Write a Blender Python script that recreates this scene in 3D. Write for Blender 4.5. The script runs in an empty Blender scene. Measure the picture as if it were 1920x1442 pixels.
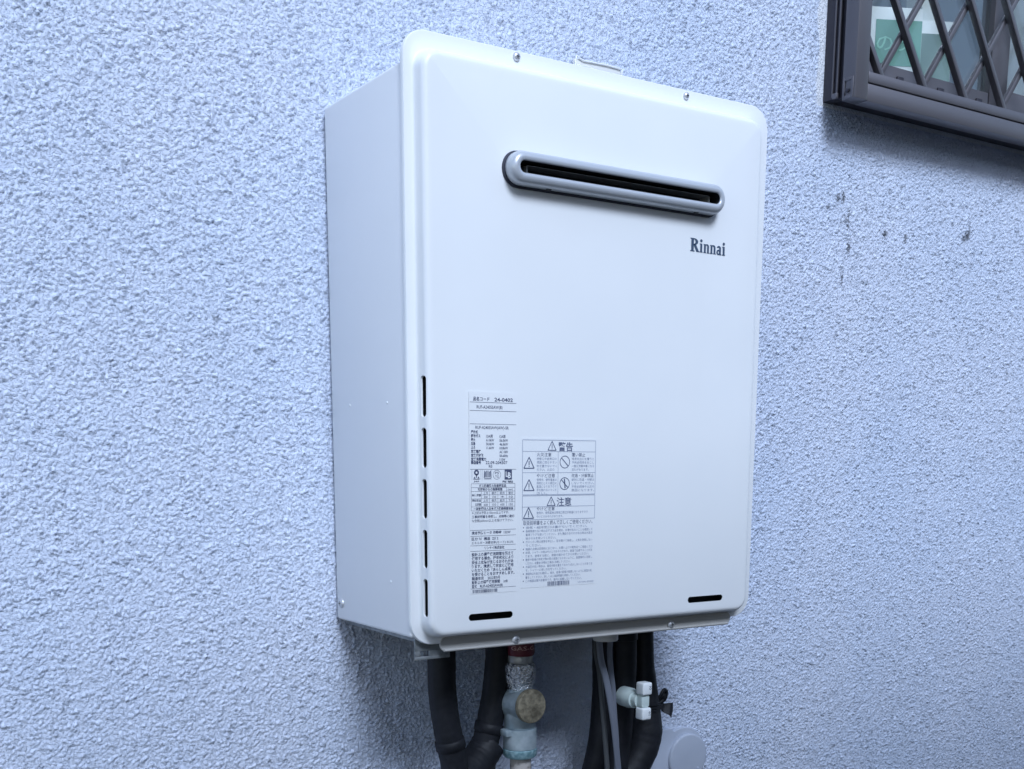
import bpy, bmesh, math, random
import numpy as np
from mathutils import Vector, Matrix
random.seed(7)
rng = np.random.default_rng(11)
PI = math.pi
scene = bpy.context.scene
COL = scene.collection

# ------------------------------------------------------------------ camera, world, sun, exposure
cam_d = bpy.data.cameras.new('camera')
cam = bpy.data.objects.new('camera', cam_d)
COL.objects.link(cam)
CAM_P = Vector((-0.5416, -1.2145, 0.1905))
cr = Vector((0.83993195, -0.54268653, 0.00237601))
cu = Vector((0.09946022, 0.1582386, 0.98237885))
cf = Vector((0.53349975, 0.82489507, -0.18688538))
cam.matrix_world = Matrix(((cr.x, cu.x, -cf.x, CAM_P.x), (cr.y, cu.y, -cf.y, CAM_P.y), (cr.z, cu.z, -cf.z, CAM_P.z), (0, 0, 0, 1)))
cam_d.sensor_width = 36
cam_d.sensor_fit = 'HORIZONTAL'
cam_d.lens = 2157.18 / 1920 * 36
cam_d.shift_y = 559 / 1920          # the photograph is the upper part of an upright frame
cam_d.clip_start = 0.02
cam_d.clip_end = 400
scene.camera = cam

SUN_EL, SUN_AZ = 42.0, -9.0            # degrees; azimuth measured from straight in front of the wall towards +x
world = bpy.data.worlds.new('World')
scene.world = world
world.use_nodes = True
wn = world.node_tree.nodes
wl = world.node_tree.links
bg = wn['Background']
sky = wn.new('ShaderNodeTexSky')
sky.sky_type = 'NISHITA'
sky.sun_disc = False
sky.sun_elevation = math.radians(SUN_EL)
sky.sun_rotation = math.radians(180 - SUN_AZ)
sky.air_density = 1.0
sky.dust_density = 1.0
sky.ozone_density = 1.0
wl.new(sky.outputs[0], bg.inputs[0])
bg.inputs[1].default_value = 0.09

sun_d = bpy.data.lights.new('sun', 'SUN')
sun_d.energy = 1.5
sun_d.angle = math.radians(20)
sun_d.color = (0.655, 0.785, 1.0)
sun = bpy.data.objects.new('sun', sun_d)
COL.objects.link(sun)
el, az = math.radians(SUN_EL), math.radians(SUN_AZ)
sdir = Vector((math.sin(az) * math.cos(el), -math.cos(az) * math.cos(el), math.sin(el)))
sun.rotation_euler = sdir.to_track_quat('Z', 'Y').to_euler()
sun.location = sdir * 8

scene.view_settings.view_transform = 'Standard'
scene.view_settings.look = 'None'
scene.view_settings.gamma = 1
scene.view_settings.use_curve_mapping = False
scene.view_settings.exposure = 1.14

# ------------------------------------------------------------------ materials
def mat(name, color, rough=0.5, metal=0.0, spec=0.5, coat=0.0, noise=None, bump=None, alpha=None, trans=0.0):
    m = bpy.data.materials.new(name)
    m.use_nodes = True
    nt = m.node_tree
    b = nt.nodes['Principled BSDF']
    b.inputs['Base Color'].default_value = (*color, 1)
    b.inputs['Roughness'].default_value = rough
    b.inputs['Metallic'].default_value = metal
    b.inputs['Specular IOR Level'].default_value = spec
    b.inputs['Coat Weight'].default_value = coat
    b.inputs['Transmission Weight'].default_value = trans
    if noise or bump:
        tc = nt.nodes.new('ShaderNodeTexCoord')
    if noise:                      # (scale, second colour, low, high, detail)
        n = nt.nodes.new('ShaderNodeTexNoise')
        n.inputs['Scale'].default_value = noise[0]
        n.inputs['Detail'].default_value = noise[4] if len(noise) > 4 else 6
        nt.links.new(tc.outputs['Object'], n.inputs['Vector'])
        mr = nt.nodes.new('ShaderNodeMapRange')
        mr.inputs['From Min'].default_value = noise[2]
        mr.inputs['From Max'].default_value = noise[3]
        nt.links.new(n.outputs['Fac'], mr.inputs['Value'])
        mx = nt.nodes.new('ShaderNodeMix')
        mx.data_type = 'RGBA'
        mx.inputs['A'].default_value = (*color, 1)
        mx.inputs['B'].default_value = (*noise[1], 1)
        nt.links.new(mr.outputs['Result'], mx.inputs['Factor'])
        nt.links.new(mx.outputs['Result'], b.inputs['Base Color'])
    if bump:                       # (scale, strength, distance)
        n2 = nt.nodes.new('ShaderNodeTexNoise')
        n2.inputs['Scale'].default_value = bump[0]
        n2.inputs['Detail'].default_value = 5
        nt.links.new(tc.outputs['Object'], n2.inputs['Vector'])
        bp = nt.nodes.new('ShaderNodeBump')
        bp.inputs['Strength'].default_value = bump[1]
        bp.inputs['Distance'].default_value = bump[2]
        nt.links.new(n2.outputs['Fac'], bp.inputs['Height'])
        nt.links.new(bp.outputs['Normal'], b.inputs['Normal'])
    return m

M = {}
M['enamel'] = mat('ivory_enamel', (0.80, 0.815, 0.82), 0.38, spec=0.5, bump=(900, 0.05, 0.0004), noise=(7, (0.775, 0.795, 0.805), 0.35, 0.7))
_n = M['enamel'].node_tree
_w = _n.nodes.new('ShaderNodeTexNoise'); _w.inputs['Scale'].default_value = 9; _w.inputs['Detail'].default_value = 2
_b = _n.nodes.new('ShaderNodeBump'); _b.inputs['Strength'].default_value = 0.25; _b.inputs['Distance'].default_value = 0.004
_tc = _n.nodes.new('ShaderNodeTexCoord')
_n.links.new(_tc.outputs['Object'], _w.inputs['Vector']); _n.links.new(_w.outputs['Fac'], _b.inputs['Height'])
_ob = [x for x in _n.nodes if x.type == 'BUMP' and x is not _b and x != _b][0]
_n.links.new(_b.outputs['Normal'], _ob.inputs['Normal'])
M['enamel_side_lit'] = mat('ivory_enamel_side_lit', (0.85, 0.86, 0.865), 0.36, spec=0.6, noise=(5, (0.82, 0.835, 0.845), 0.35, 0.7))  # same enamel as the front, lightened to put side light into the colour
M['enamel_dull'] = mat('grey_enamel', (0.62, 0.62, 0.60), 0.45)
M['tab'] = mat('beige_grey_shaded', (0.42, 0.41, 0.39), 0.5)  # beige-grey, darkened to put the shade under the pan into the colour
M['silver'] = mat('silver_paint', (0.50, 0.53, 0.57), 0.30, metal=0.25, bump=(1800, 0.08, 0.0003))
M['black'] = mat('black_recess', (0.012, 0.013, 0.016), 0.6)
M['gasket'] = mat('dark_gasket', (0.03, 0.033, 0.05), 0.6)
M['duct'] = mat('duct_steel', (0.40, 0.41, 0.41), 0.4, metal=0.4)
M['zinc'] = mat('zinc_screw', (0.62, 0.63, 0.65), 0.40, metal=0.6)
M['galv'] = mat('galvanised_plate', (0.30, 0.32, 0.33), 0.5, metal=0.5, noise=(90, (0.20, 0.22, 0.23), 0.4, 0.6))
M['film'] = mat('label_film', (0.80, 0.815, 0.822), 0.30, spec=0.55)
M['film2'] = mat('warning_film', (0.785, 0.805, 0.818), 0.32, spec=0.55)
M['ink'] = mat('navy_ink', (0.07, 0.085, 0.15), 0.5)
M['ink_grey'] = mat('grey_ink', (0.12, 0.145, 0.225), 0.5)
M['ink_pale'] = mat('pale_grey_ink', (0.30, 0.34, 0.44), 0.5)
M['white_ink'] = mat('white_print', (0.8, 0.82, 0.83), 0.5)
M['logo'] = mat('blue_grey_logo', (0.055, 0.085, 0.14), 0.4)
M['tape'] = mat('black_pipe_tape', (0.008, 0.009, 0.012), 0.58, spec=0.3, noise=(60, (0.014, 0.015, 0.020), 0.4, 0.7), bump=(70, 0.35, 0.003))
M['cable'] = mat('grey_cable', (0.16, 0.175, 0.215), 0.45)
M['cable_dark'] = mat('dark_grey_cable', (0.07, 0.075, 0.08), 0.5)
M['white_plastic'] = mat('white_plastic', (0.80, 0.83, 0.84), 0.35, coat=0.2)
M['cream_plastic'] = mat('greenish_white_plastic', (0.55, 0.64, 0.62), 0.4)
M['cast'] = mat('cast_zinc', (0.50, 0.58, 0.62), 0.42, metal=0.4, noise=(70, (0.34, 0.42, 0.46), 0.35, 0.65), bump=(260, 0.3, 0.0012))
M['brass'] = mat('tarnished_brass', (0.30, 0.265, 0.19), 0.5, metal=0.3, noise=(130, (0.12, 0.105, 0.075), 0.35, 0.65), bump=(300, 0.5, 0.002))
M['verdigris'] = mat('verdigris_ring', (0.38, 0.56, 0.60), 0.5, metal=0.25, noise=(160, (0.12, 0.26, 0.30), 0.35, 0.65), bump=(320, 0.4, 0.0015))
M['foil'] = mat('aluminium_foil', (0.82, 0.83, 0.86), 0.13, metal=1.0, bump=(230, 1.0, 0.006))
M['red'] = mat('red_tape', (0.13, 0.018, 0.03), 0.45)
M['red_print'] = mat('pale_red_print', (0.50, 0.30, 0.28), 0.5)
M['beige_pipe'] = mat('beige_gas_pipe', (0.48, 0.45, 0.42), 0.55, noise=(180, (0.25, 0.23, 0.21), 0.52, 0.66), bump=(90, 0.3, 0.003))
M['bronze'] = mat('bronze_aluminium', (0.145, 0.138, 0.150), 0.38, metal=0.45, bump=(700, 0.04, 0.0004))
M['bronze_dark'] = mat('dark_bronze_aluminium', (0.040, 0.038, 0.050), 0.45, metal=0.3)
M['room'] = mat('room_paint', (0.74, 0.73, 0.70), 0.9)
M['room_white'] = mat('white_curtain', (0.85, 0.86, 0.84), 0.9)
_nt = M['room_white'].node_tree
_tl = _nt.nodes.new('ShaderNodeBsdfTranslucent'); _tl.inputs[0].default_value = (0.9, 0.9, 0.88, 1)
_mx = _nt.nodes.new('ShaderNodeMixShader'); _mx.inputs[0].default_value = 0.8
_nt.links.new(_nt.nodes['Principled BSDF'].outputs[0], _mx.inputs[1]); _nt.links.new(_tl.outputs[0], _mx.inputs[2])
_nt.links.new(_mx.outputs[0], _nt.nodes['Material Output'].inputs['Surface'])
M['post'] = mat('pale_interior_post', (0.74, 0.77, 0.76), 0.7)
M['green'] = mat('green_print_carton', (0.15, 0.36, 0.29), 0.5)
M['green_grey'] = mat('grey_green_print', (0.16, 0.25, 0.23), 0.5)
M['carton'] = mat('white_carton', (0.82, 0.84, 0.84), 0.5)
M['green_print'] = mat('pale_green_lettering', (0.30, 0.62, 0.50), 0.5)
M['cap_paint'] = mat('blue_painted_cap', (0.42, 0.46, 0.54), 0.5, noise=(30, (0.39, 0.43, 0.51), 0.4, 0.7))
M['ground'] = mat('alley_concrete', (0.07, 0.07, 0.068), 0.9, noise=(3, (0.05, 0.05, 0.048), 0.4, 0.6), bump=(60, 0.4, 0.01))
M['unseen_wall'] = mat('unseen_wall_siding', (0.16, 0.155, 0.15), 0.8, noise=(2, (0.13, 0.125, 0.12), 0.4, 0.6), bump=(40, 0.4, 0.01))

g = bpy.data.materials.new('window_glass')
g.use_nodes = True
gn, gl = g.node_tree.nodes, g.node_tree.links
gn.remove(gn['Principled BSDF'])
out = gn['Material Output']
tr = gn.new('ShaderNodeBsdfTransparent')
tr.inputs[0].default_value = (0.95, 0.97, 0.96, 1)
gs = gn.new('ShaderNodeBsdfGlossy')
gs.inputs['Roughness'].default_value = 0.02
fr = gn.new('ShaderNodeLayerWeight')
fr.inputs[0].default_value = 0.5
pw = gn.new('ShaderNodeMath'); pw.operation = 'POWER'; pw.inputs[1].default_value = 5
ml = gn.new('ShaderNodeMath'); ml.operation = 'MULTIPLY_ADD'; ml.inputs[1].default_value = 0.96; ml.inputs[2].default_value = 0.05
gl.new(fr.outputs['Facing'], pw.inputs[0]); gl.new(pw.outputs[0], ml.inputs[0])
mx = gn.new('ShaderNodeMixShader')
gl.new(ml.outputs[0], mx.inputs[0]); gl.new(tr.outputs[0], mx.inputs[1]); gl.new(gs.outputs[0], mx.inputs[2])
gl.new(mx.outputs[0], out.inputs['Surface'])
M['glass'] = g

# stucco: paint colour with faint mottling, grime spots from an attribute, fine grain as bump
st = bpy.data.materials.new('pale_blue_stucco')
st.use_nodes = True
sn, sl = st.node_tree.nodes, st.node_tree.links
sb = sn['Principled BSDF']
sb.inputs['Roughness'].default_value = 0.62
sb.inputs['Specular IOR Level'].default_value = 0.35
tc = sn.new('ShaderNodeTexCoord')
n1 = sn.new('ShaderNodeTexNoise'); n1.inputs['Scale'].default_value = 3.2; n1.inputs['Detail'].default_value = 7
sl.new(tc.outputs['Object'], n1.inputs['Vector'])
mxc = sn.new('ShaderNodeMix'); mxc.data_type = 'RGBA'
mxc.inputs['A'].default_value = (0.57, 0.645, 0.79, 1)
mxc.inputs['B'].default_value = (0.63, 0.685, 0.81, 1)
mr = sn.new('ShaderNodeMapRange'); mr.inputs['From Min'].default_value = 0.35; mr.inputs['From Max'].default_value = 0.65
sl.new(n1.outputs['Fac'], mr.inputs['Value']); sl.new(mr.outputs['Result'], mxc.inputs['Factor'])
at = sn.new('ShaderNodeAttribute'); at.attribute_name = 'grime'
mxg = sn.new('ShaderNodeMix'); mxg.data_type = 'RGBA'
mxg.inputs['B'].default_value = (0.055, 0.06, 0.075, 1)
sl.new(mxc.outputs['Result'], mxg.inputs['A']); sl.new(at.outputs['Fac'], mxg.inputs['Factor'])
at2 = sn.new('ShaderNodeAttribute'); at2.attribute_name = 'caulk'
mxk = sn.new('ShaderNodeMix'); mxk.data_type = 'RGBA'
mxk.inputs['B'].default_value = (0.72, 0.75, 0.80, 1)
sl.new(mxg.outputs['Result'], mxk.inputs['A']); sl.new(at2.outputs['Fac'], mxk.inputs['Factor'])
sl.new(mxk.outputs['Result'], sb.inputs['Base Color'])
n3 = sn.new('ShaderNodeTexNoise'); n3.inputs['Scale'].default_value = 330; n3.inputs['Detail'].default_value = 3; n3.inputs['Roughness'].default_value = 0.6
mb3 = sn.new('ShaderNodeMapRange'); mb3.interpolation_type = 'SMOOTHSTEP'; mb3.inputs['From Min'].default_value = 0.46; mb3.inputs['From Max'].default_value = 0.66
sl.new(tc.outputs['Object'], n3.inputs['Vector'])
bp = sn.new('ShaderNodeBump'); bp.inputs['Strength'].default_value = 0.9; bp.inputs['Distance'].default_value = 0.0010
sl.new(n3.outputs['Fac'], mb3.inputs['Value']); sl.new(mb3.outputs['Result'], bp.inputs['Height']); sl.new(bp.outputs['Normal'], sb.inputs['Normal'])
M['stucco'] = st

# ------------------------------------------------------------------ helpers
def thing(name, label, cat, loc=(0, 0, 0), group=None):
    o = bpy.data.objects.new(name, None)
    o.empty_display_size = 0.05
    COL.objects.link(o)
    o.location = loc
    o['label'] = label
    o['category'] = cat
    if group: o['group'] = group
    return o

def origin(o):
    v = Vector((0, 0, 0))
    while o is not None:
        v += Vector(o.location)
        o = o.parent
    return v

class MB:
    """collects shapes in world coordinates"""
    def __init__(s): s.v, s.f = [], []
    def add(s, vs, fs):
        b = len(s.v)
        s.v += [tuple(v) for v in vs]
        s.f += [tuple(i + b for i in f) for f in fs]
        return s
    def box(s, x0, x1, y0, y1, z0, z1):
        return s.add([(x0, y0, z0), (x1, y0, z0), (x1, y1, z0), (x0, y1, z0), (x0, y0, z1), (x1, y0, z1), (x1, y1, z1), (x0, y1, z1)],
                     [(0, 3, 2, 1), (4, 5, 6, 7), (0, 1, 5, 4), (1, 2, 6, 5), (2, 3, 7, 6), (3, 0, 4, 7)])
    def loops(s, loops, cap0=True, cap1=True, closed=True):
        n = len(loops[0]); vs = [p for L in loops for p in L]; fs = []
        for a in range(len(loops) - 1):
            for i in range(n if closed else n - 1):
                j = (i + 1) % n
                fs.append((a * n + i, a * n + j, (a + 1) * n + j, (a + 1) * n + i))
        if cap0: fs.append(tuple(reversed(range(n))))
        if cap1: fs.append(tuple((len(loops) - 1) * n + i for i in range(n)))
        return s.add(vs, fs)
    def tube(s, path, r, n=20, wob=0.0, seed=0, flat=1.0, sub=8, hex_=False):
        P = smooth(path, sub); R = random.Random(seed)
        if not callable(r):
            rr = r; r = lambda t: rr
        up = Vector((0, 1, 0.01)); loops = []
        for k, p in enumerate(P):
            t = (P[min(k + 1, len(P) - 1)] - P[max(k - 1, 0)]).normalized()
            a = up.cross(t)
            if a.length < 1e-4: a = Vector((1, 0, 0)).cross(t)
            a.normalize(); b = t.cross(a)
            rad = r(k / (len(P) - 1)) * (1 + wob * (R.random() - .5))
            L = []
            for i in range(n):
                an = 2 * PI * i / n
                q = rad * (1 + wob * .5 * (R.random() - .5))
                L.append(p + a * math.cos(an) * q + b * math.sin(an) * q * flat)
            loops.append(L)
        return s.loops(loops)
    def lathe(s, c, axis, prof, n=32, ang0=0.0):
        """prof: list of (distance along axis, radius)"""
        ax = Vector(axis).normalized(); c = Vector(c)
        a = ax.cross(Vector((0, 0, 1)) if abs(ax.z) < .9 else Vector((1, 0, 0))).normalized(); b = ax.cross(a)
        return s.loops([[c + ax * h + (a * math.cos(ang0 + 2 * PI * i / n) + b * math.sin(ang0 + 2 * PI * i / n)) * max(r, 1e-5) for i in range(n)] for h, r in prof])
    def obj(s, name, m, parent=None, smooth_=False, bevel=0, seg=2, label=None, angle=35):
        org = origin(parent) if parent else Vector((0, 0, 0))
        me = bpy.data.meshes.new(name)
        me.from_pydata([tuple(Vector(v) - org) for v in s.v], [], s.f)
        bm = bmesh.new(); bm.from_mesh(me)
        bmesh.ops.recalc_face_normals(bm, faces=bm.faces)
        if bevel:
            es = [e for e in bm.edges if len(e.link_faces) == 2 and e.calc_face_angle() > math.radians(30)]
            bmesh.ops.bevel(bm, geom=es, offset=bevel, segments=seg, profile=0.5, affect='EDGES')
        bm.to_mesh(me); bm.free()
        me.materials.append(m)
        if smooth_ or bevel:
            me.polygons.foreach_set('use_smooth', [True] * len(me.polygons))
            try: me.set_sharp_from_angle(angle=math.radians(angle))
            except Exception: pass
        o = bpy.data.objects.new(name, me)
        COL.objects.link(o)
        if parent: o.parent = parent
        if label: o['label'] = label
        return o

def smooth(path, sub):
    P = [Vector(p) for p in path]
    if len(P) < 3 or sub < 2:
        return P
    out = []
    for i in range(len(P) - 1):
        p0 = P[max(i - 1, 0)]; p1 = P[i]; p2 = P[i + 1]; p3 = P[min(i + 2, len(P) - 1)]
        for k in range(sub):
            t = k / sub
            out.append(0.5 * ((2 * p1) + (-p0 + p2) * t + (2 * p0 - 5 * p1 + 4 * p2 - p3) * t * t + (-p0 + 3 * p1 - 3 * p2 + p3) * t ** 3))
    out.append(P[-1])
    return out

def rrect(x0, x1, z0, z1, r, y, n=8):
    r = max(min(r, (x1 - x0) / 2 - 1e-5, (z1 - z0) / 2 - 1e-5), 1e-4)
    L = []
    for cx, cz, a0 in ((x1 - r, z1 - r, 0), (x0 + r, z1 - r, 90), (x0 + r, z0 + r, 180), (x1 - r, z0 + r, 270)):
        for k in range(n + 1):
            a = math.radians(a0 + 90 * k / n)
            L.append(Vector((cx + r * math.cos(a), y, cz + r * math.sin(a))))
    return L

def boolean_cut(o, cutters):
    for c in cutters:
        md = o.modifiers.new('cut', 'BOOLEAN'); md.operation = 'DIFFERENCE'; md.object = c; md.solver = 'EXACT'
    dg = bpy.context.evaluated_depsgraph_get(); dg.update()
    me = bpy.data.meshes.new_from_object(o.evaluated_get(dg))
    o.modifiers.clear(); o.data = me
    for c in cutters: bpy.data.objects.remove(c, do_unlink=True)

FONT_CACHE = {}
def glyphs(body, bold):
    key = (body, bold)
    if key not in FONT_CACHE:
        cu_ = bpy.data.curves.new('text', 'FONT')
        cu_.body = body; cu_.size = 1; cu_.resolution_u = 2; cu_.offset = bold; cu_.fill_mode = 'FRONT'
        o = bpy.data.objects.new('text', cu_); COL.objects.link(o)
        dg = bpy.context.evaluated_depsgraph_get(); dg.update()
        me = bpy.data.meshes.new_from_object(o.evaluated_get(dg))
        FONT_CACHE[key] = ([tuple(v.co) for v in me.vertices], [tuple(p.vertices) for p in me.polygons])
        bpy.data.objects.remove(o, do_unlink=True); bpy.data.curves.remove(cu_); bpy.data.meshes.remove(me)
    return FONT_CACHE[key]

def text(mb, body, x0, x1, zb, size, y, bold=0.0):
    vs, fs = glyphs(body, bold)
    if not vs: return
    a = min(v[0] for v in vs); b = max(v[0] for v in vs)
    sx = (x1 - x0) / (b - a)
    mb.add([(x0 + (v[0] - a) * sx, y, zb + v[1] * size) for v in vs], fs)

def rect(mb, x0, x1, z0, z1, y):
    mb.add([(x0, y, z0), (x1, y, z0), (x1, y, z1), (x0, y, z1)], [(0, 1, 2, 3)])
def hl(mb, x0, x1, z, w, y): rect(mb, x0, x1, z - w / 2, z + w / 2, y)
def vl(mb, x, z0, z1, w, y): rect(mb, x - w / 2, x + w / 2, z0, z1, y)
def ringf(mb, cx, cz, r0, r1, y, n=28, ax=1.0):
    vs, fs = [], []
    for i in range(n):
        a = 2 * PI * i / n
        for r in (r0, r1): vs.append((cx + r * ax * math.cos(a), y, cz + r * math.sin(a)))
    for i in range(n):
        j = (i + 1) % n
        fs.append((2 * i, 2 * i + 1, 2 * j + 1, 2 * j))
    mb.add(vs, fs)
def poly(mb, pts, y): mb.add([(p[0], y, p[1]) for p in pts], [tuple(range(len(pts)))])
def lineseg(mb, p, q, w, y):
    p = Vector(p); q = Vector(q); d = (q - p).normalized(); n = Vector((-d.y, d.x)) * w / 2
    poly(mb, [p + n, p - n, q - n, q + n], y)

# ------------------------------------------------------------------ house wall (fine relief as real geometry)
GROUND_Z = -1.32
WX0, WX1, WZ0, WZ1 = 0.757, 1.42, 0.6865, 1.15            # window opening
house = thing('house', 'pale blue stucco house wall with a barred window at upper right', 'house', (0.4, 0, GROUND_Z))

FX0, FX1, FZ0, FZ1, STEP = -0.43, 1.43, -0.42, 0.97, 0.0016
nx = int(round((FX1 - FX0) / STEP)) + 1
nz = int(round((FZ1 - FZ0) / STEP)) + 1
def band(shape, lam, width=0.45, aniso=1.0):
    w = rng.standard_normal(shape)
    fz = np.fft.fftfreq(shape[0], STEP)[:, None]
    fx = np.fft.rfftfreq(shape[1], STEP)[None, :]
    k = np.sqrt((fx * aniso) ** 2 + fz ** 2) + 1e-9
    filt = np.exp(-(np.log(k * lam) / width) ** 2)
    r = np.fft.irfft2(np.fft.rfft2(w) * filt, s=shape)
    return r / r.std()
a = band((nz, nx), 0.0062, 0.50)
b_ = band((nz, nx), 0.0040, 0.30)
c_ = band((nz, nx), 0.090, 0.6)
mixn = 0.66 * a + 0.62 * b_ + 0.12 * band((nz, nx), 0.022, 0.5)
m_ = band((nz, nx), 0.017, 0.55)
t0 = np.clip((mixn + 0.30 * m_ - 0.15) / 0.90, 0, 1)
lump = t0 * t0 * (3 - 2 * t0) + 0.16 * b_ + 0.10 * a
X = FX0 + np.arange(nx) * STEP
Z = FZ0 + np.arange(nz) * STEP
XX, ZZ = np.meshgrid(X, Z)
amp = 0.00150 * np.clip(1 + 0.10 * c_ + 0.24 * m_, 0.35, 1.7)
# trowelled smooth margin around the window and around the round cap
def sd_rect(x0, x1, z0, z1):
    dx = np.maximum(np.maximum(x0 - XX, XX - x1), 0); dz = np.maximum(np.maximum(z0 - ZZ, ZZ - z1), 0)
    return np.sqrt(dx * dx + dz * dz)
wd = sd_rect(WX0, WX1, WZ0, WZ1) + 0.0018 * c_
caulk = np.clip((0.0155 - wd) / 0.003, 0, 1) * (ZZ > WZ0 - 0.006)
fade = 1 - caulk
cd = np.sqrt((XX - 0.530) ** 2 + (ZZ + 0.222) ** 2)
cm = np.clip((0.047 - cd) / 0.006, 0, 1)
sm = np.clip((0.030 - sd_rect(0.500, 0.535, -0.30, -0.172)) / 0.010, 0, 1) * 0
fade = fade * (1 - cm * 0.85)
H = lump * amp * fade + 0.0006 * caulk
grime = np.zeros_like(H)
for gx, gz, rx, rz, k in [(0.7972, 0.5646, .0040, .0060, .9), (0.8081, 0.5674, .0030, .0075, .95), (0.7774, 0.5501, .0030, .0035, .8), (0.8578, 0.5557, .0028, .0035, .6),
                          (0.8208, 0.5374, .0018, .0120, .85), (0.8150, 0.5385, .0025, .005, .6), (0.9002, 0.5275, .0040, .0055, .85), (0.9473, 0.5255, .0035, .0060, .85),
                          (1.0562, 0.557, .0030, .0040, .55), (1.0934, 0.5435, .0055, .0070, .95), (1.0859, 0.5388, .0050, .0050, .8), (1.098, 0.552, .003, .008, .8),
                          (0.8238, 0.4998, .0032, .0080, .95), (0.8138, 0.4561, .0026, .0085, .85), (0.9317, 0.597, .003, .003, .5), (0.9053, 0.5863, .003, .003, .5), (0.8150, 0.480, .003, .003, .4), (1.02, 0.51, .004, .003, .3)]:
    d = np.sqrt(((XX - gx) / rx) ** 2 + ((ZZ - gz) / rz) ** 2) + 0.32 * b_
    grime = np.maximum(grime, 0.95 * k * np.clip((1.25 - d) / 0.5, 0, 1))
keep = ~((XX[:-1, :-1] > WX0 + .001) & (XX[:-1, :-1] < WX1) & (ZZ[:-1, :-1] > WZ0 + .001) & (ZZ[:-1, :-1] < WZ1))
iz, ix = np.nonzero(keep)
i0 = iz * nx + ix
quads = np.stack([i0, i0 + 1, i0 + nx + 1, i0 + nx], 1).astype(np.int32)
nv = nx * nz
co = np.stack([XX.ravel(), -H.ravel(), ZZ.ravel()], 1)
# coarse surroundings of the same wall
ex = []
def extra(x0, x1, z0, z1):
    b0 = nv + len(ex); ex.extend([(x0, 0, z0), (x1, 0, z0), (x1, 0, z1), (x0, 0, z1)])
    return (b0, b0 + 1, b0 + 2, b0 + 3)
EQ = [extra(-4, FX0, GROUND_Z, 4.2), extra(FX1, 5, GROUND_Z, 4.2), extra(FX0, FX1, GROUND_Z, FZ0), extra(FX0, WX0, FZ1, 4.2), extra(WX1, FX1, FZ1, 4.2), extra(WX0, WX1, WZ1, 4.2)]
co = np.vstack([co, np.array(ex)])
quads = np.vstack([quads, np.array(EQ, dtype=np.int32)])
org = np.array([0.4, 0, GROUND_Z])
me = bpy.data.meshes.new('wall')
me.vertices.add(len(co)); me.vertices.foreach_set('co', (co - org).astype(np.float32).ravel())
me.loops.add(quads.size); me.loops.foreach_set('vertex_index', quads.ravel())
me.polygons.add(len(quads)); me.polygons.foreach_set('loop_start', np.arange(0, quads.size, 4, dtype=np.int32))
try: me.polygons.foreach_set('loop_total', np.full(len(quads), 4, dtype=np.int32))
except Exception: pass
me.update(calc_edges=True)
me.polygons.foreach_set('use_smooth', np.ones(len(quads), dtype=bool))
for nm, arr in (('grime', grime), ('caulk', caulk)):
    at_ = me.attributes.new(nm, 'FLOAT', 'POINT')
    at_.data.foreach_set('value', np.concatenate([arr.ravel(), np.zeros(len(ex))]).astype(np.float32))
me.materials.append(M['stucco'])
wall = bpy.data.objects.new('wall', me)
COL.objects.link(wall); wall.parent = house

# interior seen through the panes
R = MB()
R.box(0.70, 1.95, 0.58, 0.60, 0.45, 1.25)
R.box(0.66, 0.68, 0.06, 0.60, 0.45, 1.6)
R.box(0.66, 3.2, 0.06, 0.60, 0.42, 0.44)
R.obj('interior_wall', M['room'], house)
MB().box(1.075, 1.108, 0.10, 0.13, 0.45, 1.6).obj('interior_post', M['post'], house)
# white blind hanging just inside the right-hand pane
L = []
for i in range(60):
    x = 1.20 + i * 0.006
    L.append((x, 0.055 + 0.004 * math.sin(i * 0.9)))
cm_ = MB(); vs = []; fs = []
for x, y in L: vs += [(x, y, 0.7), (x, y, 1.15)]
for i in range(len(L) - 1): fs.append((2 * i, 2 * i + 2, 2 * i + 3, 2 * i + 1))
cm_.add(vs, fs).obj('curtain', M['room_white'], house, True)

# ------------------------------------------------------------------ window: a part of the house, its pieces are sub-parts
win = bpy.data.objects.new('window', None); COL.objects.link(win); win.parent = house
win.location = Vector((1.08, 0, 0.69)) - origin(house)
win.empty_display_size = 0.05
YF = -0.0586
XL, XR, ZB, ZT = 0.755, 1.418, 0.6775, 1.148
# frame fixed to the wall: stepped profile on the left jamb, head, sill and right jamb
fr_ = MB()
fr_.box(XL + .0012, XL + .020, -0.0180, 0.030, ZB + .008, ZT)          # rear web against the plaster
fr_.box(XL + .0030, XL + .022, -0.0250, -0.0180, ZB + .008, ZT)
fr_.box(XL + .0060, XL + .022, -0.0340, -0.0250, ZB + .008, ZT)
fr_.box(XR - .020, XR - .001, -0.034, 0.030, ZB + .008, ZT)
fr_.box(XL + .0012, XR - .001, -0.034, 0.030, ZT, ZT + .02)
fr_.box(XL + .0225, XR - .0225, -0.030, 0.032, ZB + .0085, ZB + .016)
fr_.obj('frame', M['bronze_dark'], win, bevel=0.0008)
# thin raised fins that catch light on the jamb side
fi = MB()
for yy in (-0.0262, -0.0182): fi.box(XL + .0004, XL + .0030, yy, yy + .0022, ZB + .010, ZT - .001)
fi.obj('jamb_fin', M['bronze'], win, bevel=0.0004)
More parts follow.
